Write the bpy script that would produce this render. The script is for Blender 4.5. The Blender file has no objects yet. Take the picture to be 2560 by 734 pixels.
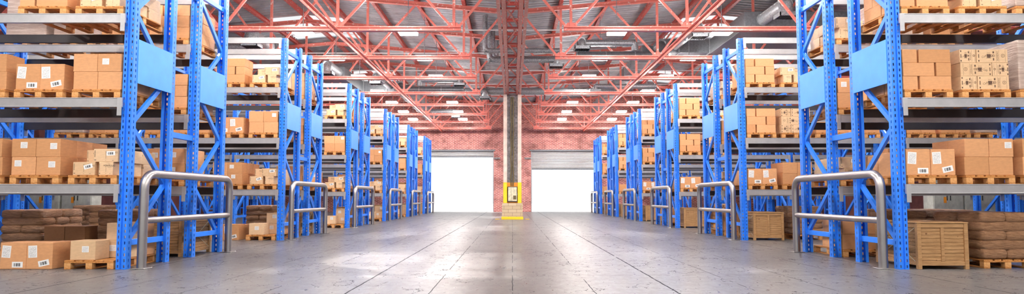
import bpy, bmesh, math, random
from mathutils import Vector, Matrix
random.seed(7)
scene = bpy.context.scene
COL = scene.collection
PI = math.pi

# ------------------------------------------------------------------ materials
def new_mat(name):
    m = bpy.data.materials.new(name); m.use_nodes = True
    nt = m.node_tree; b = nt.nodes['Principled BSDF']
    return m, nt, b
def ramp(nt, fac, stops):
    r = nt.nodes.new('ShaderNodeValToRGB'); e = r.color_ramp.elements
    while len(e) < len(stops): e.new(0.5)
    for i, (p, c) in enumerate(stops):
        e[i].position = p; e[i].color = (*c, 1) if len(c) == 3 else c
    nt.links.new(fac, r.inputs[0]); return r.outputs[0]
def texco(nt, kind='Object'):
    return nt.nodes.new('ShaderNodeTexCoord').outputs[kind]
def noise(nt, vec, scale, detail=4, rough=.6, out=0):
    n = nt.nodes.new('ShaderNodeTexNoise'); n.inputs['Scale'].default_value = scale
    n.inputs['Detail'].default_value = detail; n.inputs['Roughness'].default_value = rough
    nt.links.new(vec, n.inputs['Vector']); return n.outputs[out]
def mapping(nt, vec, scale=(1, 1, 1), rot=(0, 0, 0), loc=(0, 0, 0)):
    n = nt.nodes.new('ShaderNodeMapping'); n.inputs['Scale'].default_value = scale
    n.inputs['Rotation'].default_value = rot; n.inputs['Location'].default_value = loc
    nt.links.new(vec, n.inputs['Vector']); return n.outputs[0]
def mix(nt, fac, a, b, mode='MIX'):
    n = nt.nodes.new('ShaderNodeMix'); n.data_type = 'RGBA'; n.blend_type = mode
    for i, v in ((0, fac), (6, a), (7, b)):
        if isinstance(v, (int, float)): n.inputs[i].default_value = v
        elif isinstance(v, tuple): n.inputs[i].default_value = (*v, 1)
        else: nt.links.new(v, n.inputs[i])
    return n.outputs[2]
def math_n(nt, op, a, b=0.0, clamp=False):
    n = nt.nodes.new('ShaderNodeMath'); n.operation = op; n.use_clamp = clamp
    for i, v in ((0, a), (1, b)):
        if isinstance(v, (int, float)): n.inputs[i].default_value = v
        else: nt.links.new(v, n.inputs[i])
    return n.outputs[0]
def bump(nt, b, h, strength=.3, dist=.01):
    n = nt.nodes.new('ShaderNodeBump'); n.inputs['Strength'].default_value = strength
    n.inputs['Distance'].default_value = dist
    nt.links.new(h, n.inputs['Height']); nt.links.new(n.outputs[0], b.inputs['Normal'])
def plain(name, col, rough=.5, metal=0.0, var=0.0, nscale=6, rand=0.0):
    m, nt, b = new_mat(name)
    b.inputs['Roughness'].default_value = rough; b.inputs['Metallic'].default_value = metal
    b.inputs['Base Color'].default_value = (*col, 1)
    if var or rand:
        c = col
        src = ramp(nt, noise(nt, texco(nt), nscale), [(.3, tuple(x * (1 - var) for x in c)), (.7, tuple(min(1, x * (1 + var)) for x in c))])
        if rand:
            oi = nt.nodes.new('ShaderNodeObjectInfo')
            rr = ramp(nt, oi.outputs['Random'], [(0, (1 - rand, 1 - rand * 1.1, 1 - rand * 1.3)), (1, (1, 1, 1))])
            src = mix(nt, 1.0, src, rr, 'MULTIPLY')
        nt.links.new(src, b.inputs['Base Color'])
    return m

def cardboard(name, col, rand=.18):
    m, nt, b = new_mat(name)
    tc = texco(nt)
    oi = nt.nodes.new('ShaderNodeObjectInfo')
    n1 = noise(nt, mapping(nt, tc, (3, 3, 9)), 4, 5)
    c = ramp(nt, n1, [(.3, tuple(x * .9 for x in col)), (.7, tuple(min(1, x * 1.06) for x in col))])
    rr = ramp(nt, oi.outputs['Random'], [(0, (1 - rand, 1 - rand * 1.2, 1 - rand * 1.6)), (1, (1, 1, 1))])
    nt.links.new(mix(nt, 1.0, c, rr, 'MULTIPLY'), b.inputs['Base Color'])
    b.inputs['Roughness'].default_value = .72
    bump(nt, b, n1, .12, .004)
    return m
M = {}
M['card'] = cardboard('cardboard', (.73, .36, .165))
M['card_pale'] = cardboard('pale_cardboard', (.78, .52, .31), .12)
M['card_dark'] = cardboard('dark_cardboard', (.34, .15, .06))
M['ink'] = plain('printing_ink', (.035, .022, .018), .7)
M['ink_brown'] = plain('brown_printing_ink', (.12, .06, .035), .7)

def paint(name, col, flecks=0.0):
    m, nt, b = new_mat(name)
    tc = texco(nt)
    n1 = noise(nt, tc, 3, 3)
    c = ramp(nt, n1, [(.3, tuple(x * .86 for x in col)), (.7, col)])
    if flecks:
        geo = nt.nodes.new('ShaderNodeNewGeometry').outputs['Position']
        n2 = noise(nt, geo, 9, 5, .7)
        f = ramp(nt, n2, [(.655 - flecks * .1, (0, 0, 0)), (.68 - flecks * .1, (1, 1, 1))])
        c = mix(nt, f, c, (.80, .62, .56))
    nt.links.new(c, b.inputs['Base Color'])
    b.inputs['Roughness'].default_value = .38
    return m
M['blue'] = paint('blue_powder_coat', (.026, .235, .98))
M['panel_blue'] = paint('pale_blue_panel', (.055, .33, 1.0))
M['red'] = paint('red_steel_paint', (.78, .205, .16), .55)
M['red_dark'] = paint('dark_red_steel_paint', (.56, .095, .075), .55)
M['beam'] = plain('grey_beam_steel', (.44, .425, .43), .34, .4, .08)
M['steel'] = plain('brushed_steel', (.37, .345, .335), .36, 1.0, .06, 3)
M['beam_shaded'] = plain('shade_toned_beam_steel', (.045, .04, .042), .4, .3, .1)  # same beam steel, with the shade below loaded shelves put into its colour
M['galv'] = plain('galvanised_steel', (.34, .36, .38), .42, .5, .5, 28)
M['ductgrey'] = plain('grey_duct_sheet', (.17, .18, .195), .45, .5, .25, 14)
M['dark'] = plain('dark_grille', (.02, .02, .022), .6)
M['white'] = plain('white_sheet', (.82, .82, .82), .4)
M['yellow'] = plain('yellow_paint', (.90, .58, .01), .45, 0, .08)
M['orange'] = plain('orange_paint', (.80, .30, .02), .5, 0, .08)
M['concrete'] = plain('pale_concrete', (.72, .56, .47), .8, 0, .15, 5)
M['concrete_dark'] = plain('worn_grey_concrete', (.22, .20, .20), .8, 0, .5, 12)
M['cable'] = plain('cable_sheath', (.13, .09, .03), .6, 0, .5, 30)
M['shutter'] = plain('grey_shutter_steel', (.50, .49, .49), .4, .3, .08)
M['panelmetal'] = plain('worn_beige_metal', (.62, .55, .38), .5, .2, .35, 8)
M['cabinet'] = plain('pale_cabinet_metal', (.52, .52, .46), .5, .1, .2, 5)

def wood(name, c0, c1, s=(2, 14, 14)):
    m, nt, b = new_mat(name)
    tc = texco(nt)
    n1 = noise(nt, mapping(nt, tc, s), 3, 6, .65)
    n2 = noise(nt, tc, 16, 2)
    c = ramp(nt, n1, [(.3, c0), (.68, c1)])
    k = ramp(nt, n2, [(.70, (1, 1, 1)), (.76, (.35, .25, .18))])
    nt.links.new(mix(nt, 1.0, c, k, 'MULTIPLY'), b.inputs['Base Color'])
    b.inputs['Roughness'].default_value = .65
    bump(nt, b, n1, .2, .004)
    return m
M['pallet'] = wood('pallet_pine', (.42, .155, .03), (.66, .29, .085), (14, 1.5, 14))
M['block'] = wood('pallet_block_pine', (.56, .24, .07), (.77, .41, .16), (10, 10, 10))
M['crate'] = wood('crate_pine', (.30, .145, .052), (.52, .295, .13), (1.6, 16, 16))

def sackmat():
    m, nt, b = new_mat('wrapped_sack')
    tc = texco(nt)
    n1 = noise(nt, mapping(nt, tc, (3, 3, 14)), 3, 6, .65)
    nt.links.new(ramp(nt, n1, [(.3, (.29, .135, .062)), (.7, (.52, .28, .145))]), b.inputs['Base Color'])
    b.inputs['Roughness'].default_value = .35
    bump(nt, b, n1, 1.0, .05)
    return m
M['sack'] = sackmat()
def wrapmat():
    m, nt, b = new_mat('stretch_film')
    tc = texco(nt)
    n1 = noise(nt, mapping(nt, tc, (1.2, 1.2, 16), (.06, .05, 0)), 2.5, 8, .7)
    nt.links.new(ramp(nt, n1, [(.28, (.30, .20, .16)), (.5, (.52, .38, .31)), (.72, (.74, .62, .55))]), b.inputs['Base Color'])
    b.inputs['Roughness'].default_value = .3
    bump(nt, b, n1, .8, .02)
    return m
M['wrap'] = wrapmat()

def labelmat():
    m, nt, b = new_mat('printed_address_label')
    g = texco(nt, 'Generated')
    sep = nt.nodes.new('ShaderNodeSeparateXYZ'); nt.links.new(g, sep.inputs[0])
    zrow = math_n(nt, 'MULTIPLY', sep.outputs['Z'], 15.0)
    frac = math_n(nt, 'FRACT', zrow)
    row = math_n(nt, 'LESS_THAN', frac, .42)
    fl = math_n(nt, 'FLOOR', zrow)
    cmb = nt.nodes.new('ShaderNodeCombineXYZ')
    nt.links.new(math_n(nt, 'MULTIPLY', sep.outputs['X'], 9.0), cmb.inputs[0]); nt.links.new(fl, cmb.inputs[2])
    word = math_n(nt, 'GREATER_THAN', noise(nt, cmb.outputs[0], 1.7, 1), .47)
    ink = math_n(nt, 'MULTIPLY', row, word)
    inx = math_n(nt, 'MULTIPLY', math_n(nt, 'GREATER_THAN', sep.outputs['X'], .1), math_n(nt, 'LESS_THAN', sep.outputs['X'], .9))
    inz = math_n(nt, 'MULTIPLY', math_n(nt, 'GREATER_THAN', sep.outputs['Z'], .07), math_n(nt, 'LESS_THAN', sep.outputs['Z'], .93))
    ink = math_n(nt, 'MULTIPLY', ink, math_n(nt, 'MULTIPLY', inx, inz))
    nt.links.new(mix(nt, ink, (.86, .84, .82), (.36, .33, .33)), b.inputs['Base Color'])
    b.inputs['Roughness'].default_value = .4
    return m
def barmat():
    m, nt, b = new_mat('printed_barcode')
    g = texco(nt, 'Generated')
    sep = nt.nodes.new('ShaderNodeSeparateXYZ'); nt.links.new(g, sep.inputs[0])
    cmb = nt.nodes.new('ShaderNodeCombineXYZ')
    nt.links.new(math_n(nt, 'MULTIPLY', sep.outputs['X'], 10.0), cmb.inputs[0])
    bar = math_n(nt, 'GREATER_THAN', noise(nt, cmb.outputs[0], 1.9, 1), .49)
    inx = math_n(nt, 'MULTIPLY', math_n(nt, 'GREATER_THAN', sep.outputs['X'], .17), math_n(nt, 'LESS_THAN', sep.outputs['X'], .83))
    inz = math_n(nt, 'MULTIPLY', math_n(nt, 'GREATER_THAN', sep.outputs['Z'], .2), math_n(nt, 'LESS_THAN', sep.outputs['Z'], .76))
    ink = math_n(nt, 'MULTIPLY', bar, math_n(nt, 'MULTIPLY', inx, inz))
    nt.links.new(mix(nt, ink, (.88, .87, .86), (.02, .02, .02)), b.inputs['Base Color'])
    b.inputs['Roughness'].default_value = .4
    return m
M['label'] = labelmat(); M['barcode'] = barmat()

def brickmat():
    m, nt, b = new_mat('red_brickwork')
    tc = texco(nt)
    def side(rot):
        v = mapping(nt, tc, (1, 1, 1), rot)
        br = nt.nodes.new('ShaderNodeTexBrick')
        br.inputs['Scale'].default_value = 1.0
        br.inputs['Brick Width'].default_value = .27; br.inputs['Row Height'].default_value = .092
        br.inputs['Mortar Size'].default_value = .011; br.inputs['Mortar Smooth'].default_value = .2
        br.inputs['Color1'].default_value = (.40, .07, .055, 1); br.inputs['Color2'].default_value = (.60, .16, .125, 1)
        br.inputs['Mortar'].default_value = (.85, .68, .63, 1); br.inputs['Bias'].default_value = -.1
        nt.links.new(v, br.inputs['Vector']); return br
    br = side((-PI / 2, 0, 0))
    n = noise(nt, tc, 1.3, 6, .7)
    d = ramp(nt, n, [(.38, (.5, .45, .45)), (.58, (1, 1, 1))])
    nt.links.new(mix(nt, 1.0, br.outputs['Color'], d, 'MULTIPLY'), b.inputs['Base Color'])
    b.inputs['Roughness'].default_value = .8
    bump(nt, b, br.outputs['Fac'], -.4, .01)
    return m
M['brick'] = brickmat()
M['brick_plain'] = plain('dark_red_masonry', (.13, .035, .03), .8, 0, .3, 3)

def floormat():
    m, nt, b = new_mat('worn_concrete_floor')
    tc = texco(nt)
    big = noise(nt, tc, .45, 6, .65)
    fine = noise(nt, mapping(nt, tc, (1, .6, 1)), 9, 8, .7)
    c = ramp(nt, big, [(.3, (.095, .088, .087)), (.7, (.175, .163, .16))])
    c = mix(nt, .35, c, ramp(nt, fine, [(.3, (.5, .5, .5)), (.7, (1, 1, 1))]), 'MULTIPLY')
    # panel joints (0.96 m by 2 m), broken by noise
    sep = nt.nodes.new('ShaderNodeSeparateXYZ'); nt.links.new(tc, sep.inputs[0])
    wob = math_n(nt, 'MULTIPLY', math_n(nt, 'SUBTRACT', noise(nt, tc, 3, 5), .5), .035)
    def joint(src, period, width, off):
        x = math_n(nt, 'ADD', math_n(nt, 'ADD', src, wob), 100 * period + off)
        fr = math_n(nt, 'ABSOLUTE', math_n(nt, 'SUBTRACT', math_n(nt, 'FRACT', math_n(nt, 'DIVIDE', x, period)), .5))
        return math_n(nt, 'LESS_THAN', math_n(nt, 'MULTIPLY', fr, period), width)
    j1 = joint(sep.outputs['X'], .96, .0055, .48)
    j2 = joint(sep.outputs['Y'], 2.0, .007, .1)
    brk = math_n(nt, 'GREATER_THAN', noise(nt, tc, 1.6, 4), .46)
    j2 = math_n(nt, 'MULTIPLY', j2, math_n(nt, 'GREATER_THAN', noise(nt, tc, 2.3, 4), .52))
    j1w = joint(sep.outputs['X'], 3.84, .011, .0)
    j1w = math_n(nt, 'MULTIPLY', j1w, math_n(nt, 'GREATER_THAN', noise(nt, tc, 2.2, 4), .40))
    jn = math_n(nt, 'MAXIMUM', math_n(nt, 'MULTIPLY', j1, brk), math_n(nt, 'MAXIMUM', j2, j1w))
    # cracks and pits
    vo = nt.nodes.new('ShaderNodeTexVoronoi'); vo.feature = 'DISTANCE_TO_EDGE'; vo.inputs['Scale'].default_value = 1.5
    wv = nt.nodes.new('ShaderNodeVectorMath'); wv.operation = 'ADD'
    nz = nt.nodes.new('ShaderNodeTexNoise'); nz.inputs['Scale'].default_value = 3; nz.inputs['Detail'].default_value = 6
    nt.links.new(tc, nz.inputs['Vector']); nt.links.new(mapping(nt, tc, (1, .5, 1)), wv.inputs[0]); nt.links.new(nz.outputs['Color'], wv.inputs[1])
    nt.links.new(wv.outputs[0], vo.inputs['Vector'])
    cr = math_n(nt, 'MULTIPLY', math_n(nt, 'LESS_THAN', vo.outputs['Distance'], .009), math_n(nt, 'GREATER_THAN', noise(nt, tc, 1.1, 5), .52))
    pitn = noise(nt, mapping(nt, tc, (1, .8, 1), (0, 0, .5)), 17, 5, .62)
    pit = math_n(nt, 'MULTIPLY', math_n(nt, 'GREATER_THAN', pitn, .662), math_n(nt, 'GREATER_THAN', noise(nt, tc, .9, 3), .44))
    ink = math_n(nt, 'MAXIMUM', jn, math_n(nt, 'MAXIMUM', cr, pit), True)
    c = mix(nt, math_n(nt, 'MULTIPLY', ink, .85), c, (.022, .022, .028))
    wp = math_n(nt, 'GREATER_THAN', noise(nt, mapping(nt, tc, (1, .5, 1), (0, 0, -.4)), 5, 7, .7), .69)
    c = mix(nt, math_n(nt, 'MULTIPLY', wp, .4), c, (.36, .35, .345))
    nt.links.new(c, b.inputs['Base Color'])
    r = ramp(nt, fine, [(.3, (.25, .25, .25)), (.7, (.40, .40, .40))])
    nt.links.new(mix(nt, ink, r, (.8, .8, .8)), b.inputs['Roughness'])
    nt.links.new(math_n(nt, 'SUBTRACT', .30, math_n(nt, 'MULTIPLY', ink, .25)), b.inputs['Specular IOR Level'])
    hb = math_n(nt, 'SUBTRACT', math_n(nt, 'MULTIPLY', fine, .25), ink)
    bump(nt, b, hb, .16, .006)
    return m
M['floor'] = floormat()
M['roof'] = plain('corrugated_roof_sheet', (.40, .41, .43), .42, .4, .25, 1.5)
M['outside'] = plain('pale_outdoor_concrete', (.8, .8, .8), .8)
def glassmat():
    m = bpy.data.materials.new('skylight_glass'); m.use_nodes = True
    nt = m.node_tree; nt.nodes.clear()
    o = nt.nodes.new('ShaderNodeOutputMaterial'); mx = nt.nodes.new('ShaderNodeMixShader')
    t = nt.nodes.new('ShaderNodeBsdfTransparent'); g = nt.nodes.new('ShaderNodeBsdfGlossy')
    g.inputs['Roughness'].default_value = .05; mx.inputs[0].default_value = .06
    nt.links.new(t.outputs[0], mx.inputs[1]); nt.links.new(g.outputs[0], mx.inputs[2]); nt.links.new(mx.outputs[0], o.inputs[0])
    return m
M['glass'] = glassmat()
def emit(name, col, s):
    m, nt, b = new_mat(name)
    b.inputs['Base Color'].default_value = (.8, .8, .8, 1)
    b.inputs['Emission Color'].default_value = (*col, 1); b.inputs['Emission Strength'].default_value = s
    return m
LAMP = 118.0
M['lamp'] = emit('lit_diffuser', (1, .97, .93), LAMP)
M['sticker'] = plain('orange_sticker', (.85, .30, .02), .5)

# ------------------------------------------------------------------ mesh builder
class MB:
    def __init__(s): s.v = []; s.f = []; s.m = []; s.mats = []; s.cur = 0
    def use(s, mat):
        if mat not in s.mats: s.mats.append(mat)
        s.cur = s.mats.index(mat); return s
    def add(s, vs, fs):
        o = len(s.v); s.v += [tuple(v) for v in vs]
        for f in fs: s.f.append(tuple(o + i for i in f)); s.m.append(s.cur)
        return s
    def box(s, x0, x1, y0, y1, z0, z1):
        vs = [(x, y, z) for z in (z0, z1) for y in (y0, y1) for x in (x0, x1)]
        return s.add(vs, [(0, 2, 3, 1), (4, 5, 7, 6), (0, 1, 5, 4), (2, 6, 7, 3), (0, 4, 6, 2), (1, 3, 7, 5)])
    def bar(s, p, q, w, h, up=(0, 0, 1)):
        p, q = Vector(p), Vector(q); d = (q - p).normalized()
        a = d.cross(Vector(up))
        if a.length < 1e-4: a = d.cross(Vector((0, 1, 0)))
        a.normalize(); c = a.cross(d)
        vs = []
        for e in (p, q):
            for i, j in ((-1, -1), (1, -1), (1, 1), (-1, 1)): vs.append(e + a * (i * w / 2) + c * (j * h / 2))
        return s.add(vs, [(0, 1, 2, 3), (7, 6, 5, 4), (0, 4, 5, 1), (1, 5, 6, 2), (2, 6, 7, 3), (3, 7, 4, 0)])
    def tube(s, pts, r, n=12, cap=True):
        pts = [Vector(p) for p in pts]; N = len(pts)
        d0 = (pts[1] - pts[0]).normalized()
        ref = Vector((0, 0, 1)) if abs(d0.z) < .9 else Vector((0, 1, 0))
        a = d0.cross(ref).normalized(); prev = d0; vs = []
        for i, p in enumerate(pts):
            if i == 0: t = d0
            elif i == N - 1: t = (pts[i] - pts[i - 1]).normalized()
            else: t = ((pts[i] - pts[i - 1]).normalized() + (pts[i + 1] - pts[i]).normalized()).normalized()
            a = (a - t * a.dot(t)).normalized(); b = t.cross(a)
            for k in range(n):
                g = 2 * PI * k / n; vs.append(p + a * (r * math.cos(g)) + b * (r * math.sin(g)))
        fs = []
        for i in range(N - 1):
            for k in range(n):
                k2 = (k + 1) % n; fs.append((i * n + k, i * n + k2, (i + 1) * n + k2, (i + 1) * n + k))
        if cap: fs.append(tuple(range(n))[::-1]); fs.append(tuple((N - 1) * n + k for k in range(n)))
        return s.add(vs, fs)
    def mesh(s, name, bevel=0, smooth=False, seg=1):
        me = bpy.data.meshes.new(name); me.from_pydata(s.v, [], s.f)
        for m in s.mats: me.materials.append(m)
        me.polygons.foreach_set('material_index', s.m)
        bm = bmesh.new(); bm.from_mesh(me)
        bmesh.ops.recalc_face_normals(bm, faces=bm.faces)
        if bevel:
            es = [e for e in bm.edges if len(e.link_faces) == 2 and e.calc_face_angle(0) > .5]
            bmesh.ops.bevel(bm, geom=es, offset=bevel, segments=seg, affect='EDGES', profile=.6)
        bm.to_mesh(me); bm.free()
        if smooth:
            me.polygons.foreach_set('use_smooth', [True] * len(me.polygons))
            if smooth != 'all': me.set_sharp_from_angle(angle=math.radians(40))
        me.update(); return me
def mb(mat): return MB().use(mat)
def arc(c, a, b, r, n=6):
    """points of a quarter bend about c from direction a to direction b"""
    c, a, b = Vector(c), Vector(a), Vector(b)
    return [c + a * (r * math.cos(t * PI / 2 / n)) + b * (r * math.sin(t * PI / 2 / n)) for t in range(n + 1)]
def bend(pts, r, n=5):
    """polyline with its corners rounded"""
    pts = [Vector(p) for p in pts]; out = [pts[0]]
    for i in range(1, len(pts) - 1):
        a = (pts[i - 1] - pts[i]).normalized(); b = (pts[i + 1] - pts[i]).normalized()
        if a.dot(b) < -.98: out.append(pts[i]); continue
        rr = min(r, (pts[i - 1] - pts[i]).length * .49, (pts[i + 1] - pts[i]).length * .49)
        p0, p1 = pts[i] + a * rr, pts[i] + b * rr
        for k in range(n + 1):
            t = k / n; out.append(p0 * (1 - t) ** 2 + pts[i] * 2 * t * (1 - t) + p1 * t * t)
    return out + [pts[-1]]

CACHE = {}
def cached(key, fn):
    if key not in CACHE: CACHE[key] = fn()
    return CACHE[key]
def obj(name, me, parent=None, loc=(0, 0, 0), rot=(0, 0, 0), label=None):
    o = bpy.data.objects.new(name, me); COL.objects.link(o)
    o.location = loc; o.rotation_euler = rot
    if parent is not None: o.parent = parent
    if label: o['label'] = label
    return o
def tag(o, label, cat, group=None, kind=None):
    o['label'] = label; o['category'] = cat
    if group: o['group'] = group
    if kind: o['kind'] = kind
    return o
def thing(name, label, cat, loc=(0, 0, 0), group=None, rot=(0, 0, 0)):
    o = bpy.data.objects.new(name, None); COL.objects.link(o); o.empty_display_size = .1
    o.location = loc; o.rotation_euler = rot
    return tag(o, label, cat, group)
def struct(name, me, label=None, loc=(0, 0, 0), parent=None):
    o = obj(name, me, parent, loc)
    if parent is None:
        o['kind'] = 'structure'
        if label: o['label'] = label; o['category'] = name.split('_')[0]
    return o
def evaluated_mesh(o):
    bpy.context.view_layer.update(); dg = bpy.context.evaluated_depsgraph_get()
    me = bpy.data.meshes.new_from_object(o.evaluated_get(dg)); d = o.data
    bpy.data.objects.remove(o); return me
def text_geo(txt, size, extrude=0.0, shear=0.0):
    cu = bpy.data.curves.new('lettering', 'FONT'); cu.body = txt; cu.size = size
    cu.align_x = 'CENTER'; cu.align_y = 'CENTER'; cu.extrude = extrude; cu.shear = shear; cu.resolution_u = 2
    o = bpy.data.objects.new('lettering', cu); COL.objects.link(o)
    me = evaluated_mesh(o)
    vs = [v.co.copy() for v in me.vertices]; fs = [tuple(p.vertices) for p in me.polygons]
    return vs, fs
def add_text(m, txt, size, cx, cz, y, rot=0.0, shear=0.0, bold=0):
    vs, fs = cached(('txt', txt, size, shear), lambda: text_geo(txt, size, 0, shear))
    c, s = math.cos(rot), math.sin(rot)
    m.add([(cx + v.x * c - v.y * s, y, cz + v.x * s + v.y * c) for v in vs], fs)

# ------------------------------------------------------------------ camera
F, H, TP = 1550.0, 1.1, .062
cam = bpy.data.cameras.new('camera'); co = bpy.data.objects.new('camera', cam); COL.objects.link(co)
cam.sensor_fit = 'HORIZONTAL'; cam.sensor_width = 36; cam.lens = F / 2560 * 36
cam.shift_y = 30 / 2560; cam.shift_x = -1 / 2560; cam.clip_end = 300
co.location = (0, 0, H); co.rotation_euler = (PI / 2 + math.atan(TP), 0, 0)
scene.camera = co

# ------------------------------------------------------------------ world and sun
w = bpy.data.worlds.new('sky'); scene.world = w; w.use_nodes = True
bg = w.node_tree.nodes['Background']; bg.inputs[0].default_value = (.96, .98, 1, 1); bg.inputs[1].default_value = .75
sd = bpy.data.lights.new('sun', 'SUN'); sd.energy = 11.0; sd.angle = math.radians(1.2); sd.color = (1, .96, .9)
so = bpy.data.objects.new('sun', sd); COL.objects.link(so)
so.rotation_euler = Vector((7.6, -6.6, -9.0)).to_track_quat('-Z', 'Y').to_euler()
so.location = (-20, 30, 20)

# ------------------------------------------------------------------ room shell
WY = 48.2; HW = 18.9
struct('floor', mb(M['floor']).box(-HW - .3, HW + .3, -7, WY + .35, -.3, 0).mesh('floor'), 'worn grey concrete floor with cracked joints')
struct('exterior_ground', mb(M['outside']).box(-60, 60, WY + .36, 110, -.3, -.02).mesh('exterior_ground'))
DX0, DX1, DZ = 1.45, 6.55, 4.72
def ridge_z(ax):                       # centre line of the trusses' top chords
    return 8.33 + (min(ax, 18.4 - ax) - 1.85) * .089
wb = mb(M['brick'])
for x0, x1, z0, z1 in ((-HW - .3, -DX1, 0, 9.4), (-DX1, -DX0, DZ, 9.4), (-DX0, DX0, 0, 9.4), (DX0, DX1, DZ, 9.4), (DX1, HW + .3, 0, 9.4)):
    wb.box(x0, x1, WY, WY + .35, z0, z1)
struct('wall_back', wb.mesh('wall_back'), 'red brick end wall with two open loading doors')
for s, nm in ((-1, 'wall_left'), (1, 'wall_right')):
    struct(nm, mb(M['brick_plain']).box(min(s * HW, s * (HW + .3)), max(s * HW, s * (HW + .3)), -7, WY - .01, 0, 9.4).mesh(nm))
for s, nm in ((-1, 'trim_1'), (1, 'trim_2')):
    struct(nm, mb(M['concrete_dark']).box(min(s * .95, s * 1.44), max(s * .95, s * 1.44), WY - .09, WY - .002, 4.08, 4.2).mesh(nm), 'dark ledge course across the brick pier')
# roller shutters
for s, n, zb in ((-1, 1, 4.30), (1, 2, 3.34)):
    d = mb(M['shutter'])
    x0, x1 = min(s * DX0, s * DX1), max(s * DX0, s * DX1)
    z = DZ
    while z > zb + .02:
        z2 = max(z - .12, zb)
        d.add([(x0, WY + .10, z), (x1, WY + .10, z), (x1, WY + .065, (z + z2) / 2), (x0, WY + .065, (z + z2) / 2), (x0, WY + .10, z2), (x1, WY + .10, z2),
               (x0, WY + .13, z), (x1, WY + .13, z), (x1, WY + .13, z2), (x0, WY + .13, z2)],
              [(0, 1, 2, 3), (3, 2, 5, 4), (6, 9, 8, 7), (0, 6, 7, 1), (4, 5, 8, 9)])
        z = z2
    o = struct('door_%d' % n, d.mesh('door'), 'steel roller shutter rolled %s above the open %s doorway' % (('nearly to the top', 'left') if s < 0 else ('down a metre', 'right')))
    obj('bottom_rail', mb(M['ductgrey']).box(x0, x1, WY + .05, WY + .15, zb - .08, zb).mesh('bottom_rail'), o)
    g = mb(M['galv'])
    for a in (x0 + .001, x1 - .061): obj('guide_rail', mb(M['galv']).box(a, a + .06, WY + .02, WY + .2, 0, DZ).mesh('guide_rail'), o)
    obj('shutter_box', mb(M['ductgrey']).box(x0 - .1, x1 + .1, WY - .06, WY - .002, DZ - .02, DZ + .10).mesh('shutter_box'), o)

# corrugated roof with skylight openings
TRY = [47.4 - 4.015 * k for k in range(8)]            # trusses, far to near
SKY = [(TRY[5] + .1, TRY[4] - .1), (TRY[2] + .1, TRY[1] - .1), (TRY[7] - 4.0, TRY[7] - .1), (TRY[7] - 16.1, TRY[7] - 12.1)]
SX0, SX1 = 7.36, 11.04
def roof_z(ax): return ridge_z(ax) + .29
def roof(m, xa, xb, y0, y1):
    P, n = .30, int(round((y1 - y0) / .30))
    ys = []
    for i in range(n):
        a = y0 + (y1 - y0) * i / n; p = (y1 - y0) / n
        ys += [(a, 0), (a + p * .30, 0), (a + p * .40, .085), (a + p * .90, .085)]
    ys.append((y1, 0))
    for t in (0.0, .012):
        vs = []
        for y, h in ys: vs += [(xa, y, roof_z(abs(xa)) + h + t), (xb, y, roof_z(abs(xb)) + h + t)]
        m.add(vs, [(2 * i, 2 * i + 1, 2 * i + 3, 2 * i + 2) for i in range(len(ys) - 1)])
for s, nm in ((-1, 'ceiling_left'), (1, 'ceiling_right')):
    r = mb(M['roof'])
    roof(r, s * 0.0, s * SX0, -7, WY + .3); roof(r, s * SX1, s * HW, -7, WY + .3)
    ys = sorted([-7] + [v for p in SKY for v in p] + [WY + .3])
    for i in range(0, len(ys), 2):
        roof(r, s * SX0, s * 9.2, ys[i], ys[i + 1]); roof(r, s * 9.2, s * SX1, ys[i], ys[i + 1])
    struct(nm, r.mesh(nm), 'grey corrugated metal roof over the %s half of the hall' % nm.split('_')[1])
k = 0
for s in (-1, 1):
    for (a, b) in SKY:
        k += 1
        g = mb(M['glass'])
        for xa, xb in ((SX0, 9.2), (9.2, SX1)):
            za, zb = roof_z(xa) + .03, roof_z(xb) + .03
            g.add([(s * xa, a, za), (s * xb, a, zb), (s * xb, b, zb), (s * xa, b, za), (s * xa, a, za + .02), (s * xb, a, zb + .02), (s * xb, b, zb + .02), (s * xa, b, za + .02)],
                  [(0, 1, 2, 3), (4, 5, 6, 7), (0, 1, 5, 4), (1, 2, 6, 5), (2, 3, 7, 6), (3, 0, 4, 7)])
        o = struct('window_%d' % k, g.mesh('skylight'), 'bright skylight along the roof ridge')
        fr = mb(M['white'])
        for xa, xb in ((SX0, 9.2), (9.2, SX1)):
            for j in range(1, 4):
                y = a + (b - a) * j / 4; fr.bar((s * xa, y, roof_z(xa) + .01), (s * xb, y, roof_z(xb) + .01), .05, .05)
        obj('glazing_bar', fr.mesh('glazing_bar'), o)

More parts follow.
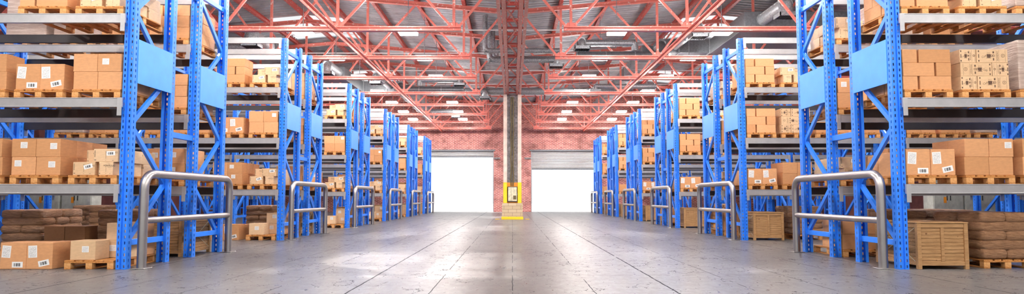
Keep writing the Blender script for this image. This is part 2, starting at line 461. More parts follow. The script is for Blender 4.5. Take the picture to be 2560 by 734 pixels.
# ------------------------------------------------------------------ roof trusses
ORD = ['first', 'second', 'third', 'fourth', 'fifth', 'sixth', 'seventh', 'eighth', 'ninth', 'tenth', 'eleventh', 'twelfth', 'thirteenth']
ZC = 6.41
SIDE = {-1: 'left', 1: 'right'}
LOWN = [1.85 + 3.675 * i for i in range(5)]
for s in (-1, 1):
    for ti, y in enumerate(reversed(TRY)):
        t = thing('roof_truss', 'red steel roof truss with peeling paint, %s from the front, %s hall' % (ORD[ti], SIDE[s]), 'truss', (0, y, 0), 'roof trusses')
        def seg(name, p, q, w, h, mat='red', sub=None):
            return obj(name, mb(M[mat]).bar((s * p[0], 0, p[1]), (s * q[0], 0, q[1]), w, h, (0, 1, 0)).mesh(name), t)
        # w is across the bar in the truss plane, h along the hall
        b = mb(M['red'])
        b.box(min(s * 1.62, s * 18.3), max(s * 1.62, s * 18.3), -.10, .10, ZC - .08, ZC - .06)
        b.box(min(s * 1.62, s * 18.3), max(s * 1.62, s * 18.3), -.025, .025, ZC - .06, ZC + .06)
        b.box(min(s * 1.62, s * 18.3), max(s * 1.62, s * 18.3), -.10, -.025, ZC + .02, ZC + .06)
        obj('bottom_chord', b.mesh('bottom_chord'), t)
        for a, c in ((.46, 9.2), (9.2, 18.3)):
            z0, z1 = ridge_z(a), ridge_z(c)
            m = mb(M['red'])
            m.bar((s * a, 0, z0), (s * c, 0, z1), .16, .05, (0, 1, 0)); m.bar((s * a, 0, z0 - .08), (s * c, 0, z1 - .08), .02, .16, (0, 1, 0))
            obj('top_chord', m.mesh('top_chord'), t)
        for i, x in enumerate(LOWN):
            seg('vertical_strut', (x, ZC + .06), (x, ridge_z(x) - .08), .085, .07)
            g = mb(M['red']); g.add([(s * (x + dx), yy, ZC + dz) for yy in (-.012, .012) for dx, dz in ((-.24, .06), (.24, .06), (.10, .20), (-.10, .20))],
                                    [(0, 1, 2, 3), (7, 6, 5, 4), (0, 4, 5, 1), (1, 5, 6, 2), (2, 6, 7, 3), (3, 7, 4, 0)])
            obj('gusset_plate', g.mesh('gusset_plate'), t)
            if i < 4:
                xm = x + 3.675 / 2
                seg('diagonal_strut', (x + .12, ZC + .12), (xm - .06, ridge_z(xm) - .1), .075, .06)
                seg('diagonal_strut', (x + 3.675 - .12, ZC + .12), (xm + .06, ridge_z(xm) - .1), .075, .06)
        seg('end_strut', (1.70, ZC + .06), (.44, 8.02), .075, .06)
    for i in range(1, 10):
        ax = .01 + 1.8375 * i
        p = mb(M['red_dark']); y0, y1 = 10, WY - .05
        z = ridge_z(ax) + .085
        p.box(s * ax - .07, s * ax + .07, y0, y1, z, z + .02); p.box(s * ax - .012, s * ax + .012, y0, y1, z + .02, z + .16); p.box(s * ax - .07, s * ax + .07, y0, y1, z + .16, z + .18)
        tag(obj('roof_purlin', p.mesh('roof_purlin')), 'dark red purlin under the corrugated roof, %s from the central girder, %s hall' % (ORD[i - 1], SIDE[s]), 'purlin', 'roof purlins')
    tz = ZC - .09
    m = mb(M['red']); m.box(s * 5.525 - .09, s * 5.525 + .09, 12, WY - .05, tz - .022, tz); m.box(s * 5.525 - .012, s * 5.525 + .012, 12, WY - .05, tz - .13, tz - .022)
    tag(obj('longitudinal_tie', m.mesh('longitudinal_tie')), 'long red steel tie running under the %s trusses to the end wall' % SIDE[s], 'tie beam', 'truss ties')

# central lattice girder
GZ = 6.36
g = thing('lattice_girder', 'red steel lattice girder along the middle of the roof, resting on the pillar', 'girder', (0, 12, GZ))
GY0, GY1 = 0.0, WY - 12.05
for s in (-1, 1):
    for a, b in ((.18, .30), (.34, .44)):
        m = mb(M['red'])
        x0, x1 = min(s * a, s * b), max(s * a, s * b)
        m.box(x0, x1, GY0, GY1, 0, .02)
        xi = s * (b - .01) if a > .3 else s * (a + .01)
        m.box(xi - .01, xi + .01, GY0, GY1, .02, .20)
        obj('bottom_chord', m.mesh('bottom_chord'), g)
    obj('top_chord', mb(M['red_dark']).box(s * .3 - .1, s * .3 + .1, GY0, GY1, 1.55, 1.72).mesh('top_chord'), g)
    n = 18
    for i in range(n):
        ya, yb = GY1 - 2.0075 * i - .8, GY1 - 2.0075 * (i + 1) - .8
        if yb < GY0: break
        if ya > 20.6: continue
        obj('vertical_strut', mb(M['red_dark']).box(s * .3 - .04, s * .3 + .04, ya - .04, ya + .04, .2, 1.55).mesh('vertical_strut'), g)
        zz = (.15, 1.55) if i % 2 else (1.55, .15)
        obj('diagonal_strut', mb(M['red_dark']).bar((s * .3, ya, zz[0]), (s * .3, yb, zz[1]), .06, .06).mesh('diagonal_strut'), g)
for i in range(18):
    ya, yb = GY1 - 2.0075 * i - .8, GY1 - 2.0075 * (i + 1) - .8
    if yb < GY0: break
    if ya > 20.6: continue
    obj('cross_strut', mb(M['red']).box(-.36, .36, ya - .035, ya + .035, .03, .09).mesh('cross_strut'), g)
    obj('cross_strut', mb(M['red_dark']).box(-.36, .36, ya - .05, ya + .05, 1.42, 1.54).mesh('cross_strut'), g)
    a, b = (-.2, .2) if i % 2 else (.2, -.2)
    obj('lacing_bar', mb(M['red']).bar((a, ya, .12), (b, yb, .12), .06, .03).mesh('lacing_bar'), g)
    obj('lacing_bar', mb(M['red_dark']).bar((-a, ya, 1.48), (-b, yb, 1.48), .06, .03).mesh('lacing_bar'), g)

# ------------------------------------------------------------------ pillar
PY = 31.42
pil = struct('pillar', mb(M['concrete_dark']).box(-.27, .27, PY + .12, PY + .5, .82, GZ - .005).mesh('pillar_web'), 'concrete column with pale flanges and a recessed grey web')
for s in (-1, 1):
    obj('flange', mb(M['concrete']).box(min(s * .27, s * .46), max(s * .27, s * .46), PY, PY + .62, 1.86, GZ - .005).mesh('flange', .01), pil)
    obj('yellow_flange', mb(M['yellow']).box(min(s * .268, s * .462), max(s * .268, s * .462), PY - .002, PY + .622, .82, 1.86).mesh('yellow_flange', .01), pil, label='yellow painted foot of flange')
obj('orange_band', mb(M['orange']).box(-.268, .268, PY + .112, PY + .12, .82, 1.86).mesh('orange_band'), pil, label='orange painted foot of web')
ped = thing('pillar_plinth', 'concrete block plinth with yellow base under the central pillar', 'plinth', (0, PY, 0))
def block_mat():
    m, nt, b = new_mat('tan_blockwork')
    br = nt.nodes.new('ShaderNodeTexBrick'); br.inputs['Scale'].default_value = 1
    br.inputs['Brick Width'].default_value = .42; br.inputs['Row Height'].default_value = .17; br.inputs['Mortar Size'].default_value = .008
    br.inputs['Color1'].default_value = (.52, .38, .24, 1); br.inputs['Color2'].default_value = (.60, .46, .30, 1); br.inputs['Mortar'].default_value = (.25, .18, .12, 1)
    nt.links.new(mapping(nt, texco(nt), (1, 1, 1), (-PI / 2, 0, 0)), br.inputs['Vector']); nt.links.new(br.outputs[0], b.inputs['Base Color'])
    b.inputs['Roughness'].default_value = .85; return m
M['blockwork'] = block_mat()
obj('block_base', mb(M['blockwork']).box(-.52, .52, -.12, .75, .13, .815).mesh('block_base', .008), ped)
obj('yellow_slab', mb(M['yellow']).box(-.55, .55, -.16, .79, 0, .13).mesh('yellow_slab', .008), ped)
for s in (-1, 1):
    tag(obj('floor_marker', mb(M['yellow']).box(-.11, .11, -.05, .05, 0.001, .02).mesh('floor_marker', .004), None, (s * .75, PY - .1, 0)), 'small yellow marker plate on the floor %s of the plinth' % SIDE[s], 'floor marker', 'yellow floor markers')
eb = thing('electrical_box', 'worn beige electrical box mounted between the yellow pillar flanges', 'electrical box', (0, PY, .9))
obj('body', mb(M['dark']).box(-.25, .25, .0, .108, -.02, .75).mesh('body', .006), eb)
obj('door', mb(M['panelmetal']).box(-.215, .225, -.025, -.002, .02, .72).mesh('door', .006), eb)
obj('window', mb(M['cable']).box(.04, .19, -.031, -.026, .10, .30).mesh('window'), eb)
obj('latch', mb(M['steel']).box(.235, .262, -.03, -.003, .32, .42).mesh('latch', .004), eb)
obj('seam', mb(M['dark']).box(-.065, -.055, -.028, -.0255, .03, .71).mesh('seam'), eb)
for i, x in enumerate((-.055, .035)):
    pts = [(x * 1.25 + .012 * math.sin(z * 5.5 + i * 2), PY + .075, z) for z in [1.68 + .12 * j for j in range(39)]]
    tag(obj('power_cable', mb(M['cable']).tube(pts, .03, 8).mesh('power_cable', smooth=True)), '%s dark cable running up the pillar web from the electrical box' % ('thin left', 'thin right')[i], 'cable', 'pillar cables')

# ------------------------------------------------------------------ lights and conduits
LY = [y - 2.0 for y in TRY] + [TRY[7] - 2.0 - 4.015 * k for k in range(1, 5)]
def lampset():
    h = mb(M['white']).box(-.33, .33, -.31, .31, .076, .12).mesh('housing', .01)
    d = mb(M['lamp']).box(-.31, .31, -.29, .29, 0, .075).mesh('diffuser')
    return h, d
hm, dm = lampset()
for s in (-1, 1):
    for ri, ax in enumerate((3.65, 7.32, 12.8)):  # outermost row is unseen, added to brighten the racks away from the aisle
        for li, y in enumerate(sorted(LY)):
            if ri == 2 and li % 2: continue
            t = thing('ceiling_light', 'square glowing panel light, %s from the front, %s %s row' % (ORD[li], ('inner', 'middle', 'outer')[ri], SIDE[s]), 'light', (s * ax, y, 6.80), 'hanging panel lights')
            obj('housing', hm, t); obj('diffuser', dm, t)
            zt = roof_z(ax) - 6.80
            obj('suspension_rod', mb(M['galv']).tube([(.0, .06, .12), (.0, .06, zt)], .014, 6).mesh('suspension_rod'), t)
for i, y in enumerate(sorted(LY)[5:]):
    tag(obj('conduit_pipe', mb(M['white']).tube([(-18.3, y - .58, 7.86), (18.3, y - .58, 7.86)], .025, 6).mesh('conduit_pipe')), 'thin grey conduit crossing the hall between trusses, %s from the front' % ORD[i], 'pipe', 'cross conduits')

# ------------------------------------------------------------------ ducts
def grille(parent, c, w=.62, d=.55, rot=0):
    f = mb(M['galv'])
    f.box(-w / 2, w / 2, -d / 2, -d / 2 + .03, -.12, .0).box(-w / 2, w / 2, d / 2 - .03, d / 2, -.12, .0).box(-w / 2, -w / 2 + .03, -d / 2, d / 2, -.12, .0).box(w / 2 - .03, w / 2, -d / 2, d / 2, -.12, .0)
    f.box(-w / 2, w / 2, -d / 2, d / 2, -.005, .01)
    o = obj('outlet_grille', f.mesh('outlet_frame'), parent, c, (0, 0, rot))
    g = mb(M['dark'])
    for j in range(9):
        x = -w / 2 + .05 + (w - .1) * j / 8; g.box(x - .012, x + .012, -d / 2 + .03, d / 2 - .03, -.115, -.04)
    g.box(-w / 2 + .03, w / 2 - .03, -d / 2 + .03, d / 2 - .03, -.04, -.03)
    obj('grille_slats', g.mesh('grille_slats'), o)
def collars(path, r, step=1.1):
    m = mb(M['galv']); acc = 0
    for a, b in zip(path, path[1:]):
        a, b = Vector(a), Vector(b); L = (b - a).length
        if L < .5: continue
        n = max(1, int(L / step)); d = (b - a).normalized()
        for i in range(n + 1):
            p = a + d * (L * i / n); m.tube([p - d * .02, p + d * .02], r + .014, 14)
    return m
def duct(label, path, r, out=None, mat='galv', rb=.45):
    t = thing('round_duct', label, 'duct', path[0], 'round ventilation ducts')
    o0 = Vector(path[0]); pts = [Vector(p) - o0 for p in path]
    obj('pipe', mb(M[mat]).tube(bend(pts, rb), r, 16).mesh('pipe', smooth=True), t)
    c = collars(pts, r)
    if c.v: obj('joint_collar', c.mesh('joint_collar', smooth=True), t)
    if out is not None: grille(t, Vector(out) - o0)
    return t
def duct_system(s, y0, side, Z0):
    # rectangular main: across from the side, then along the hall
    t = thing('main_duct', 'large rectangular grey main duct turning along the %s hall' % side, 'duct', (s * 6.1, y0, Z0), 'rectangular main ducts')
    m = mb(M['ductgrey'])
    m.box(min(0, s * 6.4), max(0, s * 6.4), -.42, .42, -.32, .26)
    obj('cross_run', m.mesh('cross_run', .01), t)
    m = mb(M['ductgrey']).box(-.46, .46, .43, min(18, WY - y0 - 1.2), -.30, .2)
    obj('long_run', m.mesh('long_run', .01), t)
    m = mb(M['ductgrey']).box(min(s * 2.2, s * 6.2), max(s * 2.2, s * 6.2), -4.34, -.43, -.36, .24)
    obj('plenum', m.mesh('plenum', .01), t)
    fl = mb(M['galv'])
    for j in range(5):
        x = s * (.9 + 1.3 * j); fl.box(x - .025, x + .025, -.45, .45, -.35, .29)
    obj('flange', fl.mesh('flange'), t)
    fl = mb(M['galv']); yy = 1.6
    while yy < min(18, WY - y0 - 1.3): fl.box(-.49, .49, yy - .025, yy + .025, -.33, .23); yy += 1.5
    obj('flange', fl.mesh('flange'), t)
    Z = 6.90; oy = 1.42 if s > 0 else 1.98
    duct('straight dark round duct bending from the %s main duct towards the middle' % side, [(s * 6.1, y0 - .47, Z0 - .08), (s * 6.1, y0 - 1.05, Z0 - .08), (s * 6.1, y0 - oy, Z - .1), (s * 2.6, y0 - oy, Z - .1)], .18, None, 'ductgrey')
    duct('U shaped round duct with outlet grille beside the %s main duct' % side, [(s * 4.95, y0 - oy, Z + .10), (s * 4.95, y0 - oy, Z + .42), (s * 2.75, y0 - oy, Z + .42), (s * 2.75, y0 - oy - .52, Z + .38), (s * 2.75, y0 - oy - .52, Z + .14)], .14, (s * 2.75, y0 - oy - .52, Z + .13), rb=.4)
    duct('short round duct from the %s main duct to a low grille facing the front' % side, [(s * 6.85, y0 - .52, Z0 - .05), (s * 6.95, y0 - 3.3, Z0 + .0), (s * 6.95, y0 - 3.3, Z0 - .32)], .17, (s * 6.95, y0 - 3.3, Z0 - .33), rb=.3)
    xx = 8.95 if s > 0 else 8.6
    duct('round duct elbow near the outer end of the %s main duct' % side, [(s * xx, y0 - 4.37, Z0 - .05), (s * xx, y0 - 6.2, Z0 - .05), (s * xx, y0 - 6.2, Z0 - .40)], .22, (s * xx, y0 - 6.2, Z0 - .41), rb=.35)
duct_system(1, 26.15, 'right', 7.49)
duct_system(-1, 34.6, 'left', 7.3)
duct('wide round duct with an elbow high above the nearest left rack', [(-13.5, 24.2, 7.0), (-9.55, 24.2, 7.0), (-9.55, 22.4, 7.0), (-9.55, 22.4, 6.72)], .26, (-9.55, 22.4, 6.71), rb=.4)
for i, (x, y, zr, r) in enumerate(((-1.12, 25.03, 7.08, .10), (-.98, 26.36, 7.0, .10), (-.84, 27.0, 7.24, .08), (-.72, 28.6, 7.52, .08))):
    duct('galvanised riser pipe by the girder bending to the right, %s from the front' % ORD[i],
         [(x, y, roof_z(abs(x)) - .06), (x, y, zr), (1.75 + .12 * i, y, zr), (1.75 + .12 * i, y, zr - .2)] if i == 1 else [(x, y, roof_z(abs(x)) - .06), (x, y, zr), (1.9, y, zr)],
         r + (.03 if i == 1 else 0), (1.87, y, zr - .21) if i == 1 else None, rb=.22)
duct('long round duct crossing the hall just past the pillar', [(-2.6, 34.0, 6.95), (5.6, 34.0, 6.95)], .19, None)
duct('short elbow duct with grille hanging left of the pillar', [(-2.05, 33.5, 6.86), (-1.5, 33.5, 6.86), (-1.5, 33.5, 6.58)], .17, (-1.5, 33.5, 6.57), rb=.3)
duct('round duct with an elbow before the far end wall, left hall', [(-5.6, 42.6, 7.02), (-3.9, 42.6, 7.02), (-3.9, 42.6, 6.74)], .17, (-3.9, 42.6, 6.73), rb=.35)
duct('small round duct with grille over the right inner light row', [(7.6, 32.6, 6.98), (4.4, 32.6, 6.98), (4.4, 32.6, 6.80)], .13, (4.4, 32.6, 6.79), rb=.3)

# ------------------------------------------------------------------ racks
DE = 5.93                                # aisle face of the first frame
PITCH, FW, UD = 4.17, .153, .12
RACKY = [9.59 + 6.5 * k for k in range(6)]
RUN = (0.0, 1.96)                        # front of the two back-to-back rows
FD = 1.20                                # frame depth
TOP = 5.28
LEV = (1.305, 2.645, 3.97, 5.28)
def upright_mesh():
    prof = [(.045, .12), (0, .12), (0, 0), (.058, 0), (.064, .02), (.089, .02), (.095, 0), (.153, 0), (.153, .12), (.108, .12)]
    holes = {1, 2, 6, 7}
    pitch, hw, hh = TOP / 59, .010, .022
    m = mb(M['blue'])
    for i in range(len(prof) - 1):
        a, b = Vector(prof[i]), Vector(prof[i + 1]); L = (b - a).length; d = (b - a) / L
        if i not in holes:
            m.add([(a.x, a.y, 0), (b.x, b.y, 0), (b.x, b.y, TOP), (a.x, a.y, TOP)], [(0, 1, 2, 3)]); continue
        c = L * .5
        for k in range(59):
            z0, z1 = k * pitch, (k + 1) * pitch; zm = (z0 + z1) / 2
            q = lambda t, z: (a.x + d.x * t, a.y + d.y * t, z)
            vs = [q(0, z0), q(L, z0), q(L, z1), q(0, z1), q(c - hw, zm - hh), q(c + hw, zm - hh), q(c + hw, zm + hh), q(c - hw, zm + hh)]
            m.add(vs, [(0, 1, 5, 4), (1, 2, 6, 5), (2, 3, 7, 6), (3, 0, 4, 7)])
    me = bpy.data.meshes.new('upright'); me.from_pydata(m.v, [], m.f); me.materials.append(M['blue'])
    bm = bmesh.new(); bm.from_mesh(me); bmesh.ops.remove_doubles(bm, verts=bm.verts, dist=1e-5)
    bm.to_mesh(me); bm.free()
    o = bpy.data.objects.new('u', me); COL.objects.link(o)
    md = o.modifiers.new('s', 'SOLIDIFY'); md.thickness = .004; md.offset = 0
    r = evaluated_mesh(o); r.name = 'upright'; return r
UP = upright_mesh()
BL = PITCH - FW + .06                     # beam length incl. overlap on the uprights
def beam_mesh(k='beam'):
    m = mb(M[k]); x = BL / 2 - .02
    m.box(-x, x, 0, .05, -.135, -.012); m.box(-x, x, -.006, .05, -.012, 0); m.box(-x, x, -.006, .05, -.147, -.128)
    return m.mesh('beam', .002)
BEAM = beam_mesh(); BEAM_SHADED = beam_mesh('beam_shaded')
def conn_mesh():
    m = mb(M['beam']); m.box(-.035, .035, -.01, -.002, -.28, .0); m.box(-.035, .035, -.002, .03, -.147, 0)
    return m.mesh('connector', .002)
CONN = conn_mesh()
NODES = (.40, 1.33, 2.25, 3.15, 4.07, 4.97)
def diag_mesh(z0, z1, flip):
    y0, y1 = (.10, FD - .10) if not flip else (FD - .10, .10)
    return mb(M['blue']).bar((0, y0, z0), (0, y1, z1), .05, .075).mesh('brace')
STRUT = mb(M['blue']).box(-.03, .03, .09, FD - .09, -.045, .045).mesh('strut', .004)
SIGN = mb(M['panel_blue']).box(-.006, .006, .105, FD - .105, 2.90, 3.60).mesh('sign_panel', .002)
SPACER = mb(M['blue']).box(-.035, .035, FD + .002, RUN[1] - .006, -.05, .05).mesh('row_spacer', .004)
RK = ['nearest', 'second', 'third', 'fourth', 'fifth', 'farthest']
def rack(s, r):
    nb = 1 if r == 0 else 3
    for run in (0, 1):
        y0 = RACKY[r] + RUN[run]
        t = thing('pallet_rack', 'tall blue and grey pallet rack, %s row of the %s double rack on the %s' % (('front', 'back')[run], RK[r], SIDE[s]), 'rack', (s * DE, y0, 0), 'blue pallet racks')
        for k in range(nb + 1):
            xc = s * (PITCH * k + FW / 2)
            obj('upright', UP, t, (xc - FW / 2, 0, 0))
            obj('upright', UP, t, (xc + FW / 2, FD, 0), (0, 0, PI))
            zs = NODES
            for z in ((.40, 4.97)): obj('horizontal_strut', STRUT, t, (xc, 0, z))
            for i in range(5):
                fl = (i % 2 == 1) != (run == 1)
                obj('diagonal_brace', cached(('dg', i, fl), lambda: diag_mesh(zs[i], zs[i + 1], fl)), t, (xc, 0, 0))
            if k == 0: obj('sign_panel', SIGN, t, (xc - s * (FW / 2 + .004), 0, 0), label='pale blue sign panel between the uprights')
            if run == 0 and k == 0:
                for z in (2.2, 4.86): obj('row_spacer', SPACER, t, (xc, 0, z))
        for k in range(nb):
            xb = s * (PITCH * k + FW + (PITCH - FW) / 2)
            for z in LEV:
                for back in (0, 1):
                    b = obj('beam', BEAM_SHADED if back and z < 5 else BEAM, t, (xb, FD + .052 if back else -.052, z), (0, 0, PI if back else 0))  # lower rear beams get the steel with shade in its colour
                    for e in (-1, 1): obj('connector', CONN, b, (e * (BL / 2 - .035), 0, 0))
for s in (-1, 1):
    for r in range(6): rack(s, r)

# ------------------------------------------------------------------ guard rails
def rail_meshes():
    L, h, r = 2.93, 1.475, .068
    path = bend([(0, 0, .0), (0, 0, h), (0, L, h), (0, L, 0)], .26, 8)
    a = mb(M['steel']).tube(path, r, 20).mesh('hoop', smooth=True)
    b = mb(M['steel']).tube([(0, .05, .745), (0, L - .05, .745)], .052, 16).mesh('mid_bar', smooth=True)
    c = mb(M['steel']).box(-.11, .11, -.12, .12, 0, .014).mesh('base_plate', .003)
    return a, b, c, L
ra, rb_, rc, RL = rail_meshes()
for s in (-1, 1):
    for r in range(6):
        t = thing('guard_rail', 'brushed steel hoop guard rail at the aisle end of the %s %s rack' % (RK[r], SIDE[s]), 'guard rail', (s * 5.76, RACKY[r] + .12, 0), 'steel guard rails')
        obj('hoop', ra, t); obj('mid_bar', rb_, t)
        obj('base_plate', rc, t, (0, 0, 0)); obj('base_plate', rc, t, (0, RL, 0))

# ------------------------------------------------------------------ goods
PW, PD, PH = .76, 1.14, .137
def pallet_parts():
    P = []
    for i in range(5):
        x = (.0725 + i * (PW - .145) / 4); w = .07 if i % 2 == 0 else .05
        P.append(('deck_board', (x - w, x + w, 0, PD, PH - .022, PH), 'pallet'))
    for y in (.045, PD / 2, PD - .045): P.append(('cross_board', (0, PW, y - .045, y + .045, PH - .042, PH - .023), 'pallet'))
    for x in (.05, PW / 2, PW - .05):
        for y in (.045, PD / 2, PD - .045): P.append(('block', (x - .05, x + .05, y - .045, y + .045, .020, PH - .043), 'block'))
        P.append(('runner', (x - .05, x + .05, 0, PD, 0, .019), 'pallet'))
    return P
PP = pallet_parts()
def pallet_mesh():
    m = MB()
    for n, b, mt in PP: m.use(M[mt]).box(*b)
    return m.mesh('pallet')
def make_pallet(loc, label, lod):
    if lod: return tag(obj('wooden_pallet', cached('pal', pallet_mesh), None, loc), label, 'pallet', 'wooden pallets on the racks')
    t = thing('wooden_pallet', label, 'pallet', loc, 'wooden pallets on the racks')
    for n, b, mt in PP:
        c = Vector(((b[0] + b[1]) / 2, (b[2] + b[3]) / 2, (b[4] + b[5]) / 2))
        me = cached(('pp', n, round(b[1] - b[0], 4)), lambda: mb(M[mt]).box(*[v - c[i // 2] for i, v in enumerate(b)]).mesh(n, .003))
        obj(n, me, t, c)
    return t

def box_mesh(w, d, h, mat):
    return cached(('bx', w, d, h, mat), lambda: mb(M[mat]).box(-w / 2, w / 2, 0, d, 0, h).mesh('carton', .005))
def sheet(mat, w, h): return cached(('sh', mat, w, h), lambda: mb(M[mat]).box(-w / 2, w / 2, -.002, 0, -h / 2, h / 2).mesh('sheet'))
def formula_print(w, h):
    m = mb(M['ink']); y = -.0012
    add_text(m, 'FORMULA2', .036, w * .24, h * .72, y)
    m.box(w * .10, w * .40, y, -.0004, h * .60, h * .612); m.box(w * .16, w * .30, y, -.0004, h * .85, h * .862)
    for i in range(9): m.box(-w * .46, -w * .42, y, -.0004, h * (.40 + .055 * i), h * (.425 + .055 * i))
    for i in range(12): m.box(-w * .005, w * .005 + .001, y, -.0004, h * (.25 + .05 * i), h * (.285 + .05 * i))
    m.box(-w * .46, -w * .38, y, -.0004, h * .13, h * .17); m.box(w * .26, w * .32, y, -.0004, h * .11, h * .13); m.box(-.004, .004, y, -.0004, h * .11, h * .13)
    return m.mesh('printed_text')
def coffee_print(w, h, flip):
    m = mb(M['ink_brown']); y = -.0012; k = -1 if flip else 1
    full = w > .35
    u = h / .21
    def X(v): return k * v
    xs = dict(café=-.13, cup=-.055, clock=.02, monday=.085, seal=.17) if full else dict(café=-.075, cup=-.035, clock=.01, monday=.04, seal=.095)
    sc = 1.0 if full else .62
    rz = PI / 2 if not flip else -PI / 2
    # cup
    cx, cz = X(xs['cup']), h * .52
    cw = .032 * sc
    m.add([(cx - cw, y, cz + .025), (cx + cw, y, cz + .025), (cx + cw * .8, y, cz - .03), (cx - cw * .8, y, cz - .03)], [(0, 1, 2, 3)])
    m.box(cx - cw * 1.15, cx + cw * 1.15, y, -.0004, cz - .04, cz - .034)
    hx = cx + X(1) * cw * 1.35
    pts = [(hx + cw * .45 * math.cos(t * PI / 4), (y - .0004) / 2, cz + .016 * math.sin(t * PI / 4)) for t in range(9)]
    m.tube(pts, .0035 * sc, 5)
    for j in (-1, 0, 1): m.box(cx + j * cw * .6 - .002, cx + j * cw * .6 + .002, y, -.0004, cz + .034, cz + .054)
    # clock and seal rings
    for (nx, rad) in (('clock', .018 * sc), ('seal', .026 * sc)):
        rx = X(xs[nx])
        pts = [(rx + rad * math.cos(t * PI / 8), (y - .0004) / 2, cz + rad * math.sin(t * PI / 8)) for t in range(17)]
        m.tube(pts, .0026, 4); m.box(rx - .003, rx + .003, y, -.0004, cz - rad * .5, cz + rad * .55)
    m.box(X(xs['clock']) - .012 * sc, X(xs['clock']) + .012 * sc, y, -.0004, h * .70, h * .84)
    m.box(X(xs['clock']) - .009 * sc, X(xs['clock']) + .009 * sc, y, -.0004, h * .16, h * .34)
    add_text(m, 'Caf\u00e9', .046 * sc, X(xs['café']), h * .46, y, .35 * k, .3)
    add_text(m, 'MONDAY', .034 * (1 if full else .9), X(xs['monday']), h * .5, y, rz)
    for e in (-1, 1): m.box(X(xs['monday'] + e * .021) - .001, X(xs['monday'] + e * .021) + .001, y, -.0004, h * .08, h * .92)
    for e in (.08, .80): m.box(X(-w * .43) - .009, X(-w * .43) + .009, y, -.0004, h * e, h * (e + .12))
    m.box(X(-w * .43) - .006, X(-w * .43) + .006, y, -.0004, h * .36, h * .64)
    m.box(X(w * .42) - .001, X(w * .42) + .001, y, -.0004, h * .06, h * .94)
    return m.mesh('printed_design')

LN = {0: 'floor level', 1: 'lowest shelf', 2: 'middle shelf', 3: 'upper shelf'}
SN = ['aisle-end', 'second', 'third', 'fourth', 'fifth', 'sixth', 'seventh', 'eighth']
class Cell:
    """one pallet place of a rack: side, rack, run, level, slot"""
    def __init__(c, s, r, run, lv, slot):
        c.s, c.r, c.run, c.lv, c.slot = s, r, run, lv, slot
        bay, k = divmod(slot, 4)
        c.d0 = DE + PITCH * bay + FW + .045 + k * .905
        c.y0 = RACKY[r] + RUN[run] + .015
        c.z0 = 0 if lv == 0 else LEV[lv - 1] + .002
        c.where = '%s place, %s%s, %s %s rack' % (SN[slot], LN[lv], ', back row' if run else '', RK[r], SIDE[s])
        c.lod = r > 1
    def x(c, u): return c.s * (c.d0 + u)
    def pallet(c, dv=0.0):
        x = c.x(0) if c.s > 0 else c.x(PW)
        make_pallet((x, c.y0 + dv, c.z0), 'wooden pallet at ' + c.where, c.lod)
        return PH + .002
def carton(c, spec, pos):
    """spec: kind, u, v, w, d, h, z  (u away from the aisle, v away from the front)"""
    k, u, v, W, D, Hh, z = spec[:7]; dec = spec[7] if len(spec) > 7 else None
    kinds = {'plain': ('carton', 'plain brown carton', 'card'), 'dark': ('carton', 'dark brown carton', 'card_dark'), 'label': ('labelled_carton', 'white-labelled brown carton', 'card'),
             'ship': ('shipping_carton', 'big barcoded brown carton', 'card'), 'formula': ('printed_carton', 'pale printed carton', 'card_pale'),
             'formula_bar': ('printed_carton', 'pale barcoded carton', 'card_pale'), 'coffee': ('coffee_carton', 'pale coffee cup carton', 'card_pale'), 'pale': ('labelled_carton', 'pale white-labelled carton', 'card_pale')}
    nm, look, mat = kinds[k]
    lab = '%s, %s, %s' % (look, pos, c.where)
    jx = random.uniform(-.001, .001); jy = random.uniform(0, .006)
    o = obj(nm, box_mesh(W, D, Hh, mat), None, (c.x(u + W / 2) + jx, c.y0 + v + jy, c.z0 + z))
    tag(o, lab, 'box', 'cartons on the racks')
    far = c.r > 3
    if far: return o
    def stick(name, key, w_, h_, px, pz, rot=0):
        obj(name, sheet(key, w_, h_), o, (px, -.0005, pz), (0, rot, 0), label='white printed paper ' + name.replace('_', ' '))
    if k == 'label' or k == 'pale': stick('address_label', 'label', .105, .095, W * random.uniform(-.25, .3), Hh * random.uniform(.55, .7))
    if k == 'ship':
        tilt = dec or 0
        stick('address_label', 'label', .135, .185, -W * .26, Hh * .66, .07 if not tilt else -.05)
        stick('barcode_label', 'barcode', .165, .088, W * .18, Hh * (.17 if not tilt else .23), 0 if not tilt else -.22)
    if k.startswith('formula'):
        obj('printed_text', cached(('fp', W, Hh), lambda: formula_print(W, Hh)), o, (0, -.0003, 0), label='black printed lettering')
        if k == 'formula_bar': stick('barcode_label', 'barcode', .135, .066, W * .2, Hh * .66, -.25 if dec else -.04)
    if k == 'coffee':
        obj('printed_design', cached(('cp', W, Hh, bool(dec)), lambda: coffee_print(W, Hh, dec)), o, (0, -.0003, 0), label='dark brown printed cup and lettering')
    return o
def stack(c, specs):
    """place the cartons, each described by its layer, column and depth in the stack"""
    hs = sorted({round(x[6], 3) for x in specs})
    lay = {h: ('bottom' if i == 0 else 'top' if i == len(hs) - 1 else 'middle') for i, h in enumerate(hs)}
    rows = {}
    for x in specs:
        col = 'aisle-side' if x[1] + x[3] / 2 < .30 or (x[3] > .42 and x[1] < .1) else 'outer'
        rows.setdefault((lay[round(x[6], 3)], col), []).append(x)
    for (l, col), v in rows.items():
        v.sort(key=lambda x: (x[2], x[1]))
        for i, x in enumerate(v):
            dp = 'front' if i == 0 else ('rear' if i == len(v) - 1 else ORD[i])
            one = len(v) == 1
            carton(c, x, ('%s %s' % (l, col)) if one else '%s %s %s' % (l, col, dp))

